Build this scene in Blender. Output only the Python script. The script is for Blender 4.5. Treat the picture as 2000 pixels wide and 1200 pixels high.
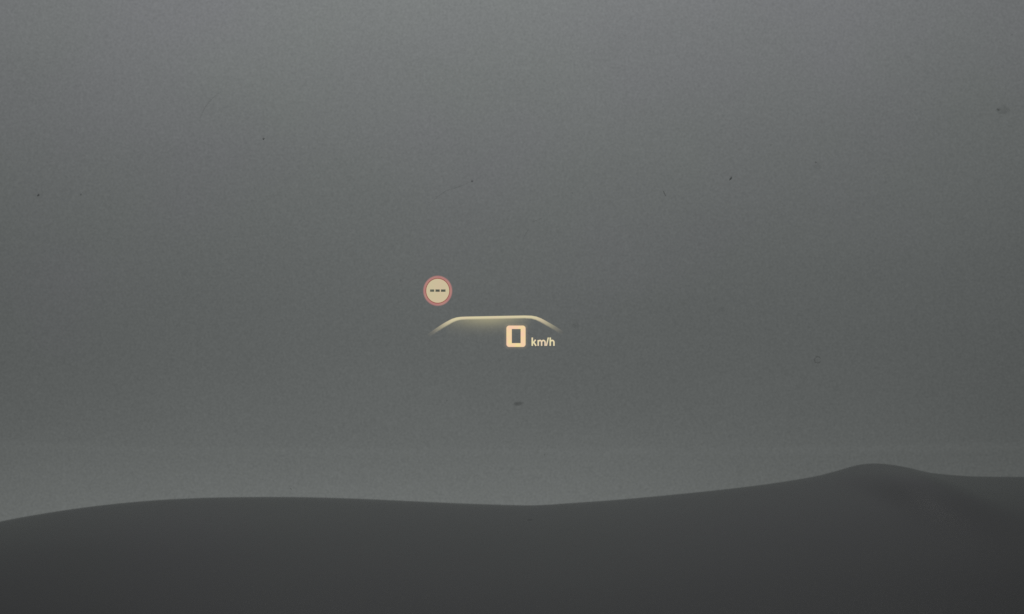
import bpy, bmesh, math, random
from mathutils import Vector, Matrix

for o in list(bpy.data.objects):
    bpy.data.objects.remove(o)
SC = bpy.context.scene
COL = SC.collection
R = math.radians
random.seed(7)

# ------------------------------------------------------------------ camera
PITCH = 12.0          # the car stands nose-up on a ramp
LOOK = -3.0           # the driver looks slightly down over the bonnet
EYE_H = 1.22
F = 1000.0 / math.tan(R(15.0))     # pixels of the 2000 px photograph
eye_w = Matrix.Rotation(R(PITCH), 3, 'X') @ Vector((0, 0, EYE_H))
cd = bpy.data.cameras.new('camera')
cam = bpy.data.objects.new('camera', cd)
COL.objects.link(cam)
cam.location = eye_w
cam.rotation_euler = (R(90 + PITCH + LOOK), 0, 0)
cd.sensor_fit = 'HORIZONTAL'
cd.sensor_width = 36.0
cd.lens = 18.0 / math.tan(R(15.0))
cd.clip_start = 0.02
cd.clip_end = 20000
cd.dof.use_dof = True
cd.dof.focus_distance = 0.68
cd.dof.aperture_fstop = 100
SC.camera = cam

# ------------------------------------------------------------------ world: heavy overcast, sun behind cloud ahead
SUN_AZ, SUN_EL = -2.0, 50.0        # degrees to the right of straight ahead, above the horizon
w = bpy.data.worlds.new('World')
SC.world = w
w.use_nodes = True
nt = w.node_tree
nt.nodes.clear()


def N(tree, kind, **kw):
    n = tree.nodes.new(kind)
    for k, v in kw.items():
        setattr(n, k, v)
    return n


def math_node(tree, op, a, b=None, clamp=False):
    n = tree.nodes.new('ShaderNodeMath')
    n.operation = op
    n.use_clamp = clamp
    for i, v in enumerate((a, b)):
        if v is None:
            continue
        if isinstance(v, (int, float)):
            n.inputs[i].default_value = v
        else:
            tree.links.new(v, n.inputs[i])
    return n.outputs[0]


out = N(nt, 'ShaderNodeOutputWorld')
bg = N(nt, 'ShaderNodeBackground')
bg.inputs['Strength'].default_value = 0.1
nt.links.new(bg.outputs[0], out.inputs['Surface'])
tc = N(nt, 'ShaderNodeTexCoord')
dirv = tc.outputs['Generated']


def glow(az, el, sharp):
    """broad bright part of the cloud deck round a direction: exp(sharp * (dot - 1))"""
    v = Vector((math.sin(R(az)) * math.cos(R(el)), math.cos(R(az)) * math.cos(R(el)), math.sin(R(el))))
    d = N(nt, 'ShaderNodeVectorMath', operation='DOT_PRODUCT')
    nt.links.new(dirv, d.inputs[0])
    d.inputs[1].default_value = v
    s = math_node(nt, 'SUBTRACT', d.outputs['Value'], 1.0)
    s = math_node(nt, 'MULTIPLY', s, sharp)
    return math_node(nt, 'EXPONENT', s)


GLOWS = [(-2, 50, 9, 6.3), (-4, 0, 12, 0.20)]
BASE = 0.345
tot = None
for (az, el, sharp, amp) in GLOWS:
    g = math_node(nt, 'MULTIPLY', glow(az, el, sharp), amp)
    tot = g if tot is None else math_node(nt, 'ADD', tot, g)
tot = math_node(nt, 'ADD', tot, BASE)
# paler mist lying on the horizon, with one thin brighter seam in it
sepd = N(nt, 'ShaderNodeSeparateXYZ')
nt.links.new(dirv, sepd.inputs[0])
zz = sepd.outputs['Z']


def band(z0, sig):
    q = math_node(nt, 'DIVIDE', math_node(nt, 'SUBTRACT', zz, z0), sig)
    return math_node(nt, 'EXPONENT', math_node(nt, 'MULTIPLY', math_node(nt, 'MULTIPLY', q, q), -0.5))


mist = math_node(nt, 'MULTIPLY', band(0.0, 0.06), glow(-4, 0, 15))
tot = math_node(nt, 'ADD', tot, math_node(nt, 'MULTIPLY', mist, 1.0))
nos = N(nt, 'ShaderNodeTexNoise')
mps = N(nt, 'ShaderNodeMapping')
mps.inputs['Scale'].default_value = (1, 1, 0.2)
nt.links.new(dirv, mps.inputs[0])
nt.links.new(mps.outputs[0], nos.inputs['Vector'])
nos.inputs['Scale'].default_value = 9
seam = math_node(nt, 'MULTIPLY', band(0.0815, 0.0013), math_node(nt, 'MULTIPLY', nos.outputs['Fac'], 0.09))
tot = math_node(nt, 'ADD', tot, seam)
# soft cloud relief, and the fine mottling of the mist
no1 = N(nt, 'ShaderNodeTexNoise')
mp1 = N(nt, 'ShaderNodeMapping')
mp1.inputs['Scale'].default_value = (1, 1, 2.2)
nt.links.new(dirv, mp1.inputs[0])
nt.links.new(mp1.outputs[0], no1.inputs['Vector'])
no1.inputs['Scale'].default_value = 7
no1.inputs['Detail'].default_value = 3
r1 = math_node(nt, 'MULTIPLY', math_node(nt, 'SUBTRACT', no1.outputs['Fac'], 0.5), 0.15)
no2 = N(nt, 'ShaderNodeTexNoise')
nt.links.new(dirv, no2.inputs['Vector'])
no2.inputs['Scale'].default_value = 1000
no2.inputs['Detail'].default_value = 2
no2.inputs['Roughness'].default_value = 0.7
r2 = math_node(nt, 'MULTIPLY', math_node(nt, 'SUBTRACT', no2.outputs['Fac'], 0.5), 0.60)
fac = math_node(nt, 'ADD', math_node(nt, 'ADD', r1, r2), 1.0)
lum = math_node(nt, 'MULTIPLY', tot, fac)
# slow drift of tint: bluish grey higher up, faintly green-grey low
no3 = N(nt, 'ShaderNodeTexNoise')
nt.links.new(dirv, no3.inputs['Vector'])
no3.inputs['Scale'].default_value = 14
no3.inputs['Detail'].default_value = 2
sep = N(nt, 'ShaderNodeSeparateXYZ')
nt.links.new(dirv, sep.inputs[0])
tf = math_node(nt, 'MULTIPLY', math_node(nt, 'SUBTRACT', sep.outputs['Z'], 0.18), 5.0)
tf = math_node(nt, 'ADD', tf, math_node(nt, 'MULTIPLY', math_node(nt, 'SUBTRACT', no3.outputs['Fac'], 0.5), 2.2), clamp=True)
tint = N(nt, 'ShaderNodeMix', data_type='RGBA')
nt.links.new(tf, tint.inputs[0])
tint.inputs[6].default_value = (0.958, 1.010, 0.995, 1)
tint.inputs[7].default_value = (0.975, 0.995, 1.03, 1)
vm = N(nt, 'ShaderNodeVectorMath', operation='SCALE')
nt.links.new(tint.outputs[2], vm.inputs[0])
nt.links.new(lum, vm.inputs['Scale'])
sky = N(nt, 'ShaderNodeTexSky', sky_type='NISHITA')
sky.sun_disc = False
sky.sun_elevation = R(SUN_EL)
sky.sun_rotation = R(SUN_AZ)
cover = N(nt, 'ShaderNodeMix', data_type='RGBA')
cover.inputs[0].default_value = 0.995        # almost nothing of the clear sky comes through the cloud
nt.links.new(sky.outputs[0], cover.inputs[6])
nt.links.new(vm.outputs[0], cover.inputs[7])
nt.links.new(cover.outputs[2], bg.inputs['Color'])

sl = bpy.data.lights.new('sun', 'SUN')
sl.energy = 0.5
sl.angle = R(40)
sl.color = (1.0, 0.985, 0.965)
so = bpy.data.objects.new('sun', sl)
COL.objects.link(so)
sd = Vector((math.sin(R(SUN_AZ)) * math.cos(R(SUN_EL)), math.cos(R(SUN_AZ)) * math.cos(R(SUN_EL)), math.sin(R(SUN_EL))))
so.rotation_euler = sd.to_track_quat('Z', 'Y').to_euler()

SC.view_settings.view_transform = 'Standard'
SC.view_settings.look = 'None'
SC.view_settings.exposure = 0
SC.view_settings.gamma = 1
SC.view_settings.use_curve_mapping = False
SC.render.engine = 'CYCLES'
SC.cycles.use_denoising = False
SC.cycles.transparent_max_bounces = 24


# ------------------------------------------------------------------ helpers
def principled(name, col, rough=0.5, spec=0.5, metal=0.0, coat=0.0, vary=0.0, vscale=8.0, bump=0.0, bscale=200.0):
    m = bpy.data.materials.new(name)
    m.use_nodes = True
    t = m.node_tree
    b = t.nodes['Principled BSDF']
    b.inputs['Base Color'].default_value = (*col, 1)
    b.inputs['Roughness'].default_value = rough
    b.inputs['Specular IOR Level'].default_value = spec
    b.inputs['Metallic'].default_value = metal
    b.inputs['Coat Weight'].default_value = coat
    co = t.nodes.new('ShaderNodeTexCoord')
    if vary:
        n = t.nodes.new('ShaderNodeTexNoise')
        n.inputs['Scale'].default_value = vscale
        n.inputs['Detail'].default_value = 5
        t.links.new(co.outputs['Object'], n.inputs['Vector'])
        r = t.nodes.new('ShaderNodeValToRGB')
        r.color_ramp.elements[0].position = 0.3
        r.color_ramp.elements[1].position = 0.7
        r.color_ramp.elements[0].color = (*[c * (1 - vary) for c in col], 1)
        r.color_ramp.elements[1].color = (*[c * (1 + vary) for c in col], 1)
        t.links.new(n.outputs['Fac'], r.inputs[0])
        t.links.new(r.outputs[0], b.inputs['Base Color'])
    if bump:
        n = t.nodes.new('ShaderNodeTexNoise')
        n.inputs['Scale'].default_value = bscale
        n.inputs['Detail'].default_value = 3
        t.links.new(co.outputs['Object'], n.inputs['Vector'])
        bp = t.nodes.new('ShaderNodeBump')
        bp.inputs['Strength'].default_value = bump
        bp.inputs['Distance'].default_value = 0.001
        t.links.new(n.outputs['Fac'], bp.inputs['Height'])
        t.links.new(bp.outputs[0], b.inputs['Normal'])
    return m


def link_mesh(name, bm, mat, parent=None, smooth=False):
    me = bpy.data.meshes.new(name)
    bm.normal_update()
    bm.to_mesh(me)
    bm.free()
    if smooth:
        for p in me.polygons:
            p.use_smooth = True
    me.materials.append(mat)
    o = bpy.data.objects.new(name, me)
    COL.objects.link(o)
    if parent:
        o.parent = parent
    return o


def box(bm, x0, x1, y0, y1, z0, z1):
    v = [bm.verts.new((x, y, z)) for x in (x0, x1) for y in (y0, y1) for z in (z0, z1)]
    for f in ((0, 1, 3, 2), (4, 6, 7, 5), (0, 4, 5, 1), (2, 3, 7, 6), (0, 2, 6, 4), (1, 5, 7, 3)):
        bm.faces.new([v[i] for i in f])


def prism(bm, prof, x0, x1):
    """a (y, z) outline swept from x0 to x1"""
    a = [bm.verts.new((x0, y, z)) for y, z in prof]
    b = [bm.verts.new((x1, y, z)) for y, z in prof]
    n = len(prof)
    bm.faces.new(a)
    bm.faces.new(b[::-1])
    for i in range(n):
        bm.faces.new((a[i], b[i], b[(i + 1) % n], a[(i + 1) % n]))
    bmesh.ops.recalc_face_normals(bm, faces=bm.faces)


def bar(bm, p, q, r):
    p, q = Vector(p), Vector(q)
    d = (q - p).normalized()
    u = d.orthogonal().normalized()
    v = d.cross(u)
    rings = []
    for c in (p, q):
        rings.append([bm.verts.new(c + (u * math.cos(a) + v * math.sin(a)) * r) for a in [i * math.pi / 4 for i in range(8)]])
    for i in range(8):
        j = (i + 1) % 8
        bm.faces.new((rings[0][i], rings[0][j], rings[1][j], rings[1][i]))
    bm.faces.new(rings[0][::-1])
    bm.faces.new(rings[1])


def ray(px, py):
    """direction in the car's frame of a pixel of the photograph (y component 1)"""
    v = Vector(((px - 1000.0) / F, 1.0, -(py - 600.0) / F))
    v = Matrix.Rotation(R(LOOK), 3, 'X') @ v
    return v / v.y


def interp(pts, x):
    """monotone-ish cubic (Catmull-Rom) through (x, y) points"""
    if x <= pts[0][0]:
        return pts[0][1]
    for i in range(len(pts) - 1):
        if x <= pts[i + 1][0]:
            break
    else:
        return pts[-1][1]
    x0, y0 = pts[i]
    x1, y1 = pts[i + 1]
    h = x1 - x0

    def slope(k):
        if k == 0:
            return (pts[1][1] - pts[0][1]) / (pts[1][0] - pts[0][0])
        if k == len(pts) - 1:
            return (pts[-1][1] - pts[-2][1]) / (pts[-1][0] - pts[-2][0])
        return (pts[k + 1][1] - pts[k - 1][1]) / (pts[k + 1][0] - pts[k - 1][0])
    t = (x - x0) / h
    a, b = slope(i) * h, slope(i + 1) * h
    return ((2 * t ** 3 - 3 * t ** 2 + 1) * y0 + (t ** 3 - 2 * t ** 2 + t) * a + (-2 * t ** 3 + 3 * t ** 2) * y1 + (t ** 3 - t ** 2) * b)


# ------------------------------------------------------------------ ground
M_road = principled('asphalt', (0.05, 0.05, 0.05), 0.85, 0.3, vary=0.25, vscale=3, bump=0.6, bscale=60)


def ground_z(y):
    s = math.tan(R(PITCH))
    if y <= 3.6:
        return max(s * y, -8.0)
    if y < 8.6:                       # the ramp rounds off to a crest
        u = (y - 3.6)
        return s * 3.6 + s * u - s * u * u / 5.0
    u = y - 8.6
    return max(s * 3.6 - 0.10 * u + 0 * u, -8.0) if u > 1 else s * 3.6 - 0.10 * u * u / max(u, 1)


bm = bmesh.new()
ys = [-6000, -1500, -300, -80, -45, -39, -37, -20, -8, -3, 0, 3.6, 4, 4.5, 5, 5.5, 6, 6.5, 7, 7.5, 8, 8.6, 9.6, 12, 20, 40, 80, 97, 105, 300, 1500, 6000]
xs = [-6000, -800, -100, -20, -6, 6, 20, 100, 800, 6000]
vv = [[bm.verts.new((x, y, ground_z(y))) for x in xs] for y in ys]
for i in range(len(ys) - 1):
    for j in range(len(xs) - 1):
        bm.faces.new((vv[i][j], vv[i][j + 1], vv[i + 1][j + 1], vv[i + 1][j]))
g = link_mesh('ground', bm, M_road)
g['kind'] = 'structure'

# ------------------------------------------------------------------ car
car = bpy.data.objects.new('car', None)
COL.objects.link(car)
car.rotation_euler = (R(PITCH), 0, 0)
car['label'] = 'dark grey car whose smooth rounded bonnet fills the bottom, with a small peak at right'
car['category'] = 'car'

M_paint = principled('bonnet_paint', (0.0165, 0.0165, 0.0155), 0.12, 0.0235, vary=0.35, vscale=3.0, bump=0.085, bscale=650)
M_body = M_paint
M_dash = principled('dashboard_plastic', (0.012, 0.012, 0.012), 0.8, 0.3, vary=0.1, bump=0.5, bscale=400)
M_rubber = principled('tyre_rubber', (0.02, 0.02, 0.02), 0.8, 0.3, bump=0.3)
M_metal = principled('rim_metal', (0.35, 0.35, 0.35), 0.35, 0.5, metal=0.9, vary=0.05)

# the front edge of the bonnet as the driver sees it: (x, y) of the photograph
SIL = [(-600, 1190), (-400, 1130), (-200, 1073), (0, 1020), (100, 1001), (200, 987), (300, 977.5), (400, 972.5), (500, 971), (600, 971.5), (700, 974.5),
       (800, 979), (900, 983.5), (1000, 986.8), (1040, 987.3), (1070, 986), (1100, 984), (1200, 977), (1300, 968), (1400, 958), (1500, 946), (1560, 937),
       (1600, 930), (1630, 922.5), (1650, 917), (1670, 911), (1690, 907), (1710, 906), (1730, 908), (1750, 912), (1775, 918.5), (1800, 923), (1850, 928),
       (1900, 931), (2000, 932), (2200, 934), (2500, 942), (3000, 965)]
YL = 2.10


def lip_z(x):
    py = interp(SIL, x / YL * F + 1000.0)
    return EYE_H + YL * ray(1000, py).z


XS = []
x = -0.80
while x < 1.001:
    XS.append(x)
    x += 0.005 if -0.1 < x < 0.7 else 0.01
LIP = [lip_z(x) for x in XS]


def blurred(k, s):
    a = b = 0.0
    for j in range(len(XS)):
        d = (XS[j] - XS[k]) / s
        if abs(d) < 3:
            wgt = math.exp(-d * d / 2) * (0.5 if -0.1 < XS[j] < 0.7 else 1.0)
            a += wgt * LIP[j]
            b += wgt
    return a / b


SOFT0 = [blurred(k, 0.015) for k in range(len(XS))]
SOFT = [blurred(k, 0.055) for k in range(len(XS))]
SOFT2 = [blurred(k, 0.13) for k in range(len(XS))]
# profile along the car: slope of the top skin against y
YS = [1.05 + 0.025 * i for i in range(34)] + [1.9 + 0.01 * i for i in range(1, 40)]
YS = [y for y in YS if y <= 2.26]


def skin_slope(y):
    if y < 1.92:
        return -0.070 + 0.080 * min(1.0, (1.92 - y) / 0.75)
    if y < 2.10:
        u = (y - 1.92) / 0.18
        return -0.070 - 0.085 * u * u
    u = (y - 2.10) / 0.16
    return -0.155 - 1.6 * u * u - 0.3 * u


RISE = {}
acc = 0.0
yy = YL
while yy > 1.04:
    RISE[round(yy, 3)] = acc
    acc -= skin_slope(yy - 0.0025) * 0.005
    yy -= 0.005
acc = 0.0
yy = YL
while yy < 2.27:
    RISE[round(yy, 3)] = acc
    acc += skin_slope(yy + 0.0025) * 0.005
    yy += 0.005


def sm(a, b, v):
    t = min(1, max(0, (v - a) / (b - a)))
    return t * t * (3 - 2 * t)


bm = bmesh.new()
rows = []
for y in YS:
    key = min(RISE, key=lambda k: abs(k - y))
    t = max(0.0, YL - y)
    row = []
    a0 = sm(0.0, 0.20, t)
    a = sm(0.10, 0.60, t)
    cr = 0.009 * sm(0.04, 0.36, t) * (1 - sm(0.30, 0.75, t))
    b = sm(0.40, 1.05, t)
    for k, x in enumerate(XS):
        z = LIP[k] * (1 - a0) + SOFT0[k] * a0
        z = z * (1 - a) + SOFT[k] * a
        z += cr * sm(0.330, 0.372, x) * (1 - sm(0.374, 0.44, x))        # the crease that runs back from the peak
        z = z * (1 - b) + SOFT2[k] * b
        row.append(bm.verts.new((x, y, z + RISE[key])))
    rows.append(row)
for i in range(len(rows) - 1):
    for j in range(len(XS) - 1):
        bm.faces.new((rows[i][j], rows[i][j + 1], rows[i + 1][j + 1], rows[i + 1][j]))
LIP_REAR = [v.co.z for v in rows[1]]
bonnet = link_mesh('bonnet', bm, M_paint, car, smooth=True)
bonnet['label'] = 'smooth dark grey bonnet with a low dip in the middle and a rounded peak at right'
md = bonnet.modifiers.new('thickness', 'SOLIDIFY')
md.thickness = 0.012
md.offset = -1

# the rest of the car, outside the picture but where it would be seen from one side
for s, x0, x1 in ((-1, -0.86, -0.805), (1, 1.006, 1.06)):
    bm = bmesh.new()
    prism(bm, [(2.28, 0.45), (2.26, 0.66), (2.05, 0.78), (1.05, 0.86), (0.9, 0.9), (0.9, 0.30), (1.25, 0.30), (1.33, 0.52), (1.6, 0.66), (1.87, 0.52), (1.95, 0.30), (2.2, 0.3)], x0, x1)
    link_mesh('wing', bm, M_body, car)
    bm = bmesh.new()
    prism(bm, [(0.89, 0.86), (0.89, 0.26), (-0.75, 0.26), (-0.75, 0.9)], x0, x1)
    link_mesh('door', bm, M_body, car)
bm = bmesh.new()
prism(bm, [(2.27, 0.72), (2.36, 0.66), (2.40, 0.5), (2.38, 0.28), (2.2, 0.24), (2.2, 0.6)], -0.86, 1.06)
link_mesh('front_bumper', bm, M_body, car)
bm = bmesh.new()
prism(bm, [(1.04, 0.90), (1.04, 0.62), (0.42, 0.55), (0.40, 0.84), (0.5, 0.925), (0.7, 0.945), (0.9, 0.93)], -0.80, 1.0)
link_mesh('dashboard', bm, M_dash, car, smooth=False)
bm = bmesh.new()
row = [(x, LIP_REAR[k] - 0.016) for k, x in enumerate(XS)]
lo_a = [bm.verts.new((x, 1.085, 0.60)) for x, z in row]
hi_a = [bm.verts.new((x, 1.085, z)) for x, z in row]
hi_b = [bm.verts.new((x, 1.042, z - 0.012)) for x, z in row]
lo_b = [bm.verts.new((x, 1.042, 0.60)) for x, z in row]
for k in range(len(row) - 1):
    for p, q in ((lo_a, hi_a), (hi_a, hi_b), (hi_b, lo_b)):
        bm.faces.new((p[k], p[k + 1], q[k + 1], q[k]))
link_mesh('scuttle_panel', bm, M_dash, car)
bm = bmesh.new()
prism(bm, [(0.06, 1.46), (0.02, 1.53), (-0.5, 1.56), (-0.9, 1.54), (-0.9, 1.51), (-0.5, 1.53), (0.02, 1.5)], -0.72, 0.92)
link_mesh('roof', bm, M_body, car)
for sx, tx in ((-0.80, -0.70), (1.0, 0.90)):
    bm = bmesh.new()
    bar(bm, (sx, 0.98, 0.96), (tx, 0.06, 1.49), 0.035)
    link_mesh('windscreen_pillar', bm, M_body, car)
bm = bmesh.new()
bmesh.ops.create_cone(bm, cap_ends=True, segments=32, radius1=0.31, radius2=0.31, depth=0.2, matrix=Matrix.Rotation(R(90), 4, 'Y'))
tyre_me = bpy.data.meshes.new('tyre')
bm.to_mesh(tyre_me)
bm.free()
tyre_me.materials.append(M_rubber)
bm = bmesh.new()
bmesh.ops.create_cone(bm, cap_ends=True, segments=24, radius1=0.21, radius2=0.2, depth=0.215, matrix=Matrix.Rotation(R(90), 4, 'Y'))
rim_me = bpy.data.meshes.new('rim')
bm.to_mesh(rim_me)
bm.free()
rim_me.materials.append(M_metal)
for wx in (-0.73, 0.93):
    for wy in (1.6, -1.0):
        t_ = bpy.data.objects.new('tyre', tyre_me)
        COL.objects.link(t_)
        t_.parent = car
        t_.location = (wx, wy, 0.31)
        r_ = bpy.data.objects.new('rim', rim_me)
        COL.objects.link(r_)
        r_.parent = t_

# windscreen: a clear raked pane
RAKE = math.tan(R(30))
YG = 0.58


def glass_point(px, py, lift=0.0):
    d = ray(px, py)
    y = RAKE * YG / (d.z + RAKE)
    p = Vector((d.x * y, y, EYE_H + d.z * y))
    n = Vector((0, -math.sin(R(30)), -math.cos(R(30))))      # towards the cabin
    return p + n * lift


M_glass = bpy.data.materials.new('clear_glass')
M_glass.use_nodes = True
t = M_glass.node_tree
t.nodes.clear()
o_ = t.nodes.new('ShaderNodeOutputMaterial')
b_ = t.nodes.new('ShaderNodeBsdfTransparent')
b_.inputs['Color'].default_value = (0.985, 0.99, 0.985, 1)
t.links.new(b_.outputs[0], o_.inputs['Surface'])
bm = bmesh.new()
zb, zt = 0.99, 1.47
prof = []
for dz in (0.0, 0.005):
    pass
yb, yt = YG - (zb - EYE_H) / RAKE, YG - (zt - EYE_H) / RAKE
n_ = Vector((0, math.sin(R(30)), math.cos(R(30)))) * 0.005
front = [Vector((-0.79, yb, zb)), Vector((0.99, yb, zb)), Vector((0.89, yt, zt)), Vector((-0.69, yt, zt))]
va = [bm.verts.new(p) for p in front]
vb = [bm.verts.new(p + n_) for p in front]
bm.faces.new(va[::-1])
bm.faces.new(vb)
for i in range(4):
    bm.faces.new((va[i], va[(i + 1) % 4], vb[(i + 1) % 4], vb[i]))
screen = link_mesh('windscreen', bm, M_glass, car)


def dirt_mat(name, col, alpha):
    m = bpy.data.materials.new(name)
    m.use_nodes = True
    t = m.node_tree
    b = t.nodes['Principled BSDF']
    n = t.nodes.new('ShaderNodeTexNoise')
    n.inputs['Scale'].default_value = 900
    co = t.nodes.new('ShaderNodeTexCoord')
    t.links.new(co.outputs['Object'], n.inputs['Vector'])
    b.inputs['Base Color'].default_value = (*col, 1)
    b.inputs['Roughness'].default_value = 0.9
    at = t.nodes.new('ShaderNodeAttribute')
    at.attribute_name = 'cover'
    mm = math_node(t, 'MULTIPLY', at.outputs['Fac'], alpha)
    mm = math_node(t, 'MULTIPLY', mm, math_node(t, 'ADD', n.outputs['Fac'], 0.5))
    t.links.new(mm, b.inputs['Alpha'])
    return m


M_grit = dirt_mat('grit', (0.02, 0.02, 0.018), 0.95)
M_film = dirt_mat('dried_film', (0.045, 0.045, 0.045), 0.32)
M_scr = dirt_mat('wiper_mark', (0.05, 0.05, 0.05), 0.17)


def cover_attr(o, vals):
    a = o.data.attributes.new('cover', 'FLOAT', 'POINT')
    for i, v in enumerate(vals):
        a.data[i].value = v


def speck(px, py, rx, ry, ang, mat, name='dirt_speck', edge=0.0, cover=1.0, n=10):
    """a grain or dried drop on the glass, rx by ry pixels wide, tilted by ang degrees"""
    bm = bmesh.new()
    vals = []
    th = 0.00025 if mat is M_grit else 0.00005
    c = bm.verts.new(glass_point(px, py, th))
    vals.append(cover)
    mid, rim = [], []
    ca, sa = math.cos(R(ang)), math.sin(R(ang))
    for k in range(n):
        a = 2 * math.pi * k / n
        j = 1 + random.uniform(-0.2, 0.2)
        for lst, f, lf in ((mid, 0.55, th * 0.8), (rim, 1.0, 0.00002)):
            u, v = math.cos(a) * rx * f * j, math.sin(a) * ry * f * j
            lst.append((px + u * ca - v * sa, py + u * sa + v * ca, lf))
    mv = [bm.verts.new(glass_point(*p)) for p in mid]
    vals += [cover] * n
    rv = [bm.verts.new(glass_point(*p)) for p in rim]
    vals += [edge] * n
    for k in range(n):
        l = (k + 1) % n
        bm.faces.new((c, mv[k], mv[l]))
        bm.faces.new((mv[k], rv[k], rv[l], mv[l]))
    o = link_mesh(name, bm, mat, screen)
    cover_attr(o, vals)
    return o


def streak(pts, wd, mat, name, cov=None):
    bm = bmesh.new()
    vals = []
    prev = None
    n = len(pts)
    for i, (px, py) in enumerate(pts):
        a = pts[max(0, i - 1)]
        b = pts[min(n - 1, i + 1)]
        d = Vector((b[0] - a[0], b[1] - a[1])).normalized()
        nn = Vector((-d.y, d.x)) * wd / 2
        c = (cov[i] if cov else math.sin(math.pi * (i + 0.3) / (n - 0.4)))
        cur = [bm.verts.new(glass_point(px - nn.x, py - nn.y, 0.00003)), bm.verts.new(glass_point(px, py, 0.00008)), bm.verts.new(glass_point(px + nn.x, py + nn.y, 0.00003))]
        vals += [0.0, c, 0.0]
        if prev:
            bm.faces.new((prev[0], prev[1], cur[1], cur[0]))
            bm.faces.new((prev[1], prev[2], cur[2], cur[1]))
        prev = cur
    o = link_mesh(name, bm, mat, screen)
    cover_attr(o, vals)
    return o


for (px, py, rx, ry, ang, cv) in (
        (75, 381, 4.2, 2.4, -40, 1.0), (158, 380, 2.6, 2.2, 0, 0.55), (514.5, 271, 2.8, 2.8, 0, 0.9), (1427, 349, 5.5, 2.2, -58, 1.0),
        (1593.5, 317, 2.6, 2.2, 0, 0.6), (922, 354, 3.0, 2.2, -15, 0.75), (1949.5, 214, 4.0, 2.6, 20, 0.6), (1298, 378, 8.5, 1.2, 62, 0.65),
        (568, 955, 3.0, 1.6, 40, 0.55), (1035, 1015.5, 7.5, 1.8, -4, 0.25), (782, 548, 2.6, 2.0, 0, 0.35), (1506, 283, 2.6, 1.8, 0, 0.3), (1976, 68, 4.0, 1.5, -25, 0.3),
        (1064, 888, 2.2, 2.2, 0, 0.35), (873, 782, 2.5, 2.0, 0, 0.3), (1117, 377, 2.6, 2.0, 0, 0.28)):
    speck(px, py, rx, ry, ang, M_grit, edge=0.05 * cv, cover=0.64 * cv)
for (px, py, rx, ry, ang, cv) in ((1959, 215, 14, 11, 0, 0.4), (1011, 789, 12, 4.8, -5, 0.9), (1125, 636, 7, 8, 20, 0.35), (1597, 326, 10, 8, 0, 0.25), (1410, 604, 8, 6, 0, 0.25)):
    speck(px, py, rx, ry, ang, M_film, name='dried_drop', cover=cv, n=14)
ring = [(1597 + 6.0 * math.cos(a), 703 + 6.2 * math.sin(a)) for a in [R(20 + 20 * i) for i in range(17)]]
streak(ring, 3.6, M_film, 'dried_drop_ring', cov=[1.0 if i % 5 else 0.7 for i in range(17)])
streak([(389, 240), (392, 228), (397, 216), (404, 205), (413, 194), (424, 184), (436, 176)], 3.4, M_scr, 'wiper_mark')
streak([(828, 412), (842, 396), (856, 383), (872, 372), (890, 367), (906, 361), (921, 354)], 3.0, M_scr, 'wiper_mark')
streak([(1033, 446), (1028, 455), (1022, 466)], 3.0, M_scr, 'wiper_mark')
streak([(1040, 434), (1050, 430), (1062, 424)], 3.0, M_scr, 'wiper_mark')

# ------------------------------------------------------------------ head-up display: the image stands upright at the windscreen
hud = bpy.data.objects.new('head_up_display', None)
COL.objects.link(hud)
YH = 0.69
hud_c = Vector((0, 0, EYE_H)) + ray(1000, 600) * YH
rotm = Matrix.Rotation(R(PITCH), 3, 'X')
hud.location = rotm @ hud_c
hud.rotation_euler = (R(PITCH + LOOK), 0, 0)
hud['label'] = 'glowing amber head-up display over the bonnet, a 0 km/h readout under a bright arc'
hud['category'] = 'head-up display'
PX = hud_c.y / math.cos(R(LOOK)) ** 0 / F * math.hypot(1, math.tan(R(LOOK)))


def hp(px, py, dep=0.0):
    return Vector(((px - 1000) * PX, -dep * 0.5, (600 - py) * PX))


def lin(h):
    r = []
    for i in (0, 2, 4):
        c = int(h[i:i + 2], 16) / 255
        r.append(c / 12.92 if c <= 0.04045 else ((c + 0.055) / 1.055) ** 2.4)
    return r


def light_mat(name, hexc, alpha=1.0, hex2=None, use_attr=False):
    """light of the display; the dark road behind shows where it is faint"""
    m = bpy.data.materials.new(name)
    m.use_nodes = True
    t = m.node_tree
    t.nodes.clear()
    o = t.nodes.new('ShaderNodeOutputMaterial')
    e = t.nodes.new('ShaderNodeEmission')
    e.inputs['Color'].default_value = (*lin(hexc), 1)
    e.inputs['Strength'].default_value = 0.98
    if hex2:
        co = t.nodes.new('ShaderNodeTexCoord')
        n = t.nodes.new('ShaderNodeTexNoise')
        n.inputs['Scale'].default_value = 330
        n.inputs['Detail'].default_value = 2
        t.links.new(co.outputs['Object'], n.inputs['Vector'])
        r = t.nodes.new('ShaderNodeValToRGB')
        r.color_ramp.elements[0].position = 0.35
        r.color_ramp.elements[1].position = 0.65
        r.color_ramp.elements[0].color = (*lin(hexc), 1)
        r.color_ramp.elements[1].color = (*lin(hex2), 1)
        t.links.new(n.outputs['Fac'], r.inputs[0])
        t.links.new(r.outputs[0], e.inputs['Color'])
    tr = t.nodes.new('ShaderNodeBsdfTransparent')
    mx = t.nodes.new('ShaderNodeMixShader')
    mx.inputs[0].default_value = alpha
    if use_attr:
        at = t.nodes.new('ShaderNodeAttribute')
        at.attribute_name = 'cover'
        t.links.new(math_node(t, 'MULTIPLY', at.outputs['Fac'], alpha), mx.inputs[0])
    t.links.new(tr.outputs[0], mx.inputs[1])
    t.links.new(e.outputs[0], mx.inputs[2])
    t.links.new(mx.outputs[0], o.inputs['Surface'])
    return m


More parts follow.
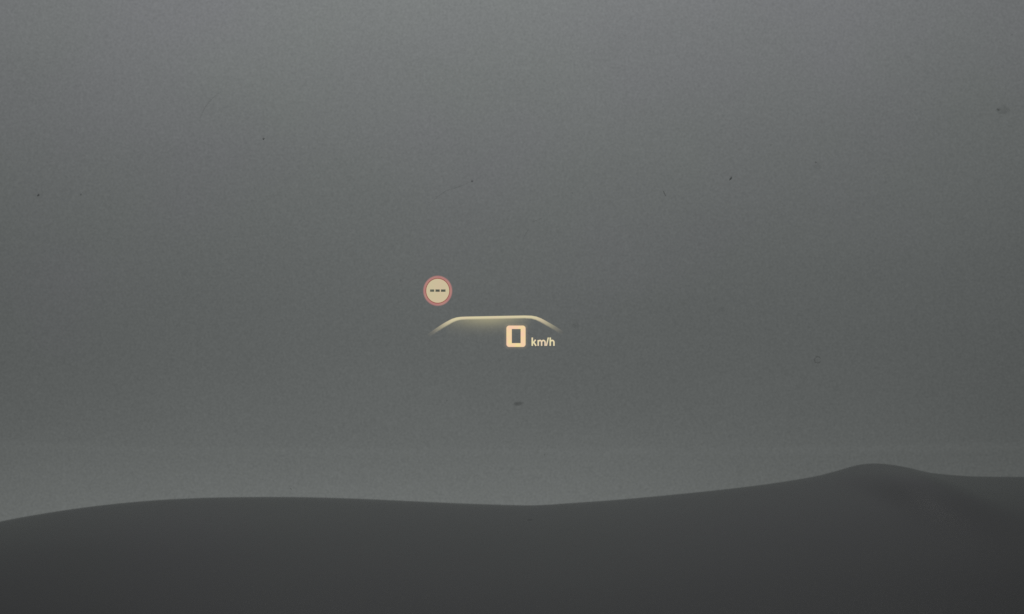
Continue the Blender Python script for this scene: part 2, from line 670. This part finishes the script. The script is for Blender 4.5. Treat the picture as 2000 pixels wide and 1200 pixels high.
L_digit = light_mat('digit_light', 'fbcdb2', 1.0, 'f4dfa2', use_attr=True)
L_text = light_mat('text_light', 'eadfb0', 1.0, 'f0d6b8', use_attr=True)
L_arc = light_mat('arc_light', 'e0d5ae', 0.97, 'e3d2b0', use_attr=True)
L_glow = light_mat('glow_light', 'b4ad8c', 1.0, use_attr=True)
L_disc = light_mat('disc_light', 'cdc09e', 1.0, 'd0be9f')
L_red = light_mat('red_light', 'b7877f', 1.0, 'b47d7b', use_attr=True)
L_redline = light_mat('dark_red_light', '99584c', 1.0, use_attr=True)
L_dash = light_mat('unlit_dash', '62655a', 1.0, '4d5048')


def annulus(name, cx, cy, radii, covers, mat, parent, dep, n=72, ey=1.0):
    bm = bmesh.new()
    vals, rings = [], []
    for r, c in zip(radii, covers):
        rings.append([bm.verts.new(hp(cx + r * math.cos(2 * math.pi * k / n), cy + r * ey * math.sin(2 * math.pi * k / n), dep)) for k in range(n)])
        vals += [c] * n
    for i in range(len(rings) - 1):
        for k in range(n):
            l = (k + 1) % n
            bm.faces.new((rings[i][k], rings[i][l], rings[i + 1][l], rings[i + 1][k]))
    o = link_mesh(name, bm, mat, parent)
    cover_attr(o, vals)
    return o


# speed limit symbol
CX, CY, EY = 855.0, 568.3, 1.04
bm = bmesh.new()
n = 72
bm.faces.new([bm.verts.new(hp(CX + 22.6 * math.cos(2 * math.pi * k / n), CY + 22.6 * EY * math.sin(2 * math.pi * k / n))) for k in range(n)])
disc = link_mesh('speed_limit_symbol', bm, L_disc, hud)
disc['label'] = 'cream disc in a red ring with three short dashes'
annulus('red_ring', CX, CY, (23.4, 24.4, 27.0, 29.2), (1, 1, 0.95, 0), L_red, disc, 0.0004, ey=EY)
annulus('ring_line', CX, CY, (22.2, 22.9, 23.6, 24.3), (0, 1, 1, 0), L_redline, disc, 0.0008, ey=EY)
for x0, x1 in ((840.1, 848.0), (850.6, 858.8), (861.4, 870.2)):
    bm = bmesh.new()
    bm.faces.new([bm.verts.new(hp(*p, 0.0004)) for p in ((x0, 570.3), (x1, 570.3), (x1, 565.7), (x0, 565.7))])
    link_mesh('dash', bm, L_dash, disc)


def round_rect(x0, x1, y0, y1, r, k=8, bulge=0.0):
    pts = []
    for cx, cy, a0 in ((x1 - r, y0 + r, -90), (x1 - r, y1 - r, 0), (x0 + r, y1 - r, 90), (x0 + r, y0 + r, 180)):
        for i in range(k + 1):
            a = R(a0 + 90 * i / k)
            px, py = cx + r * math.cos(a), cy + r * math.sin(a)
            u = (px - (x0 + x1) / 2) / ((x1 - x0) / 2)
            py += (1 - u * u) * bulge * (1 if py > (y0 + y1) / 2 else -1)
            pts.append((px, py))
    return pts


# the digit 0: a squarish ring with a rectangular opening
def loop_mesh(name, loops, covers, mat, parent, dep=0.0):
    bm = bmesh.new()
    vals, rr = [], []
    for lp, c in zip(loops, covers):
        rr.append([bm.verts.new(hp(*p, dep)) for p in lp])
        vals += [c] * len(lp)
    m = len(loops[0])
    for i in range(len(rr) - 1):
        for k in range(m):
            l = (k + 1) % m
            bm.faces.new((rr[i][k], rr[i][l], rr[i + 1][l], rr[i + 1][k]))
    o = link_mesh(name, bm, mat, parent)
    cover_attr(o, vals)
    return o


dg = loop_mesh('speed_digit',
               [round_rect(999.9, 1016.6, 643.2, 670.3, 0.3), round_rect(1001.2 - 2.0, 1015.2 + 2.1, 642.6, 670.9, 0.6), round_rect(989.6, 1026.0, 637.2, 677.0, 4.6, bulge=0.9),
                round_rect(988.6, 1027.0, 636.2, 678.0, 5.4, bulge=0.9), round_rect(983.5, 1032.1, 631.1, 683.1, 8.5, bulge=0.9)],
               (0.15, 1, 1, 0.07, 0.0), L_digit, hud)
dg['label'] = 'large glowing digit 0'


# km/h
class Strokes:
    def __init__(self):
        self.bm = bmesh.new()
        self.vals = []
        self.dep = 0.0

    def line(self, pts, wd, soft=0.45):
        self.dep += 0.00003
        prev = None
        n = len(pts)
        for i, p in enumerate(pts):
            a, b = pts[max(0, i - 1)], pts[min(n - 1, i + 1)]
            d = Vector((b[0] - a[0], b[1] - a[1])).normalized()
            nn = Vector((-d.y, d.x))
            cur = []
            for off, c in ((-wd / 2 - soft, 0), (-wd / 2 + soft, 1), (wd / 2 - soft, 1), (wd / 2 + soft, 0)):
                cur.append(self.bm.verts.new(hp(p[0] + nn.x * off, p[1] + nn.y * off, self.dep)))
                self.vals.append(c)
            if prev:
                for q in range(3):
                    self.bm.faces.new((prev[q], prev[q + 1], cur[q + 1], cur[q]))
            prev = cur

    def arch(self, x0, x1, ytop, ybase, wd):
        cx, rx = (x0 + x1) / 2, (x1 - x0) / 2
        ry = min(4.0, rx * 1.15)
        pts = [(cx - rx * math.cos(R(a)), ytop + ry - ry * math.sin(R(a))) for a in range(20, 181, 16)]
        self.line(pts + [(x1, ybase)], wd)

    def done(self, name, mat, parent):
        o = link_mesh(name, self.bm, mat, parent)
        cover_attr(o, self.vals)
        return o


BL, XH, CAP = 675.8, 664.4, 659.6
unit = bpy.data.objects.new('speed_unit', None)
COL.objects.link(unit)
unit.parent = hud
s = Strokes()                                  # k
s.line([(1039.6, CAP), (1039.6, BL)], 2.9)
s.line([(1040.5, 670.6), (1046.2, 664.0)], 2.7)
s.line([(1042.2, 668.6), (1047.0, BL)], 2.8)
s.done('letter', L_text, unit)
s = Strokes()                                  # m
s.line([(1051.2, XH), (1051.2, BL)], 2.8)
s.arch(1051.4, 1057.8, XH + 0.9, BL, 2.7)
s.arch(1058.0, 1064.6, XH + 0.9, BL, 2.7)
s.done('letter', L_text, unit)
s = Strokes()                                  # /
s.line([(1071.0, CAP), (1067.2, BL)], 2.4)
s.done('slash', L_text, unit)
s = Strokes()                                  # h
s.line([(1074.7, CAP), (1074.7, BL)], 2.9)
s.arch(1074.9, 1081.9, XH + 0.8, BL, 2.8)
s.done('letter', L_text, unit)

# bright arc with ends that fade out
ARC = [(835, 657.0), (846, 649.0), (857, 641.5), (868, 634.5), (876, 630.0), (884, 625.9), (892, 623.4), (900, 622.2), (912, 621.7), (940, 621.2), (970, 620.6), (1000, 620.0), (1025, 619.6),
       (1038, 620.0), (1047, 621.6), (1056, 625.0), (1064, 629.2), (1074, 634.8), (1084, 640.6), (1094, 646.6), (1101, 651.0)]
COV = [0, 0.09, 0.32, 0.62, 0.80, 0.92, 0.97, 1, 1, 1, 1, 1, 1, 0.98, 0.93, 0.80, 0.62, 0.38, 0.18, 0.05, 0]
bm = bmesh.new()
vals = []
prev = None
for i, p in enumerate(ARC):
    a, b = ARC[max(0, i - 1)], ARC[min(len(ARC) - 1, i + 1)]
    d = Vector((b[0] - a[0], b[1] - a[1])).normalized()
    nn = Vector((-d.y, d.x))          # points down in the picture
    sl_ = 1.6 * min(1.0, abs(d.y) / 0.5)
    cur = []
    for off, c in ((-3.5, 0), (-2.4, 1), (0.9 + sl_, 0.88), (3.2 + 1.4 * sl_, 0.0)):
        cur.append(bm.verts.new(hp(p[0] + nn.x * off, p[1] + nn.y * off, 0.0006)))
        vals.append(c * COV[i])
    if prev:
        for q in range(3):
            bm.faces.new((prev[q], prev[q + 1], cur[q + 1], cur[q]))
    prev = cur
arc = link_mesh('display_arc', bm, L_arc, hud)
cover_attr(arc, vals)
arc['label'] = 'bright cream arc with fading sloping ends'

# soft glow that spills down from the middle of the arc
bm = bmesh.new()
gx = [870 + 8 * i for i in range(23)]
gr = [0.0, 4, 9, 15, 21, 28, 36, 46]
grid, vals = [], []
for y in gr:
    row = []
    for x in gx:
        fx = max(0.0, 1 - abs((x - 955) / 86.0) ** 1.6)
        fy = math.exp(-(y / 19.0) ** 1.5) * (1 - y / 46.0)
        row.append(bm.verts.new(hp(x, interp(ARC, x) + 2.0 + y, -0.0012)))
        vals.append(0.66 * fx * fy)
    grid.append(row)
for i in range(len(gr) - 1):
    for j in range(len(gx) - 1):
        bm.faces.new((grid[i][j], grid[i][j + 1], grid[i + 1][j + 1], grid[i + 1][j]))
gl = link_mesh('arc_glow', bm, L_glow, arc)
cover_attr(gl, vals)
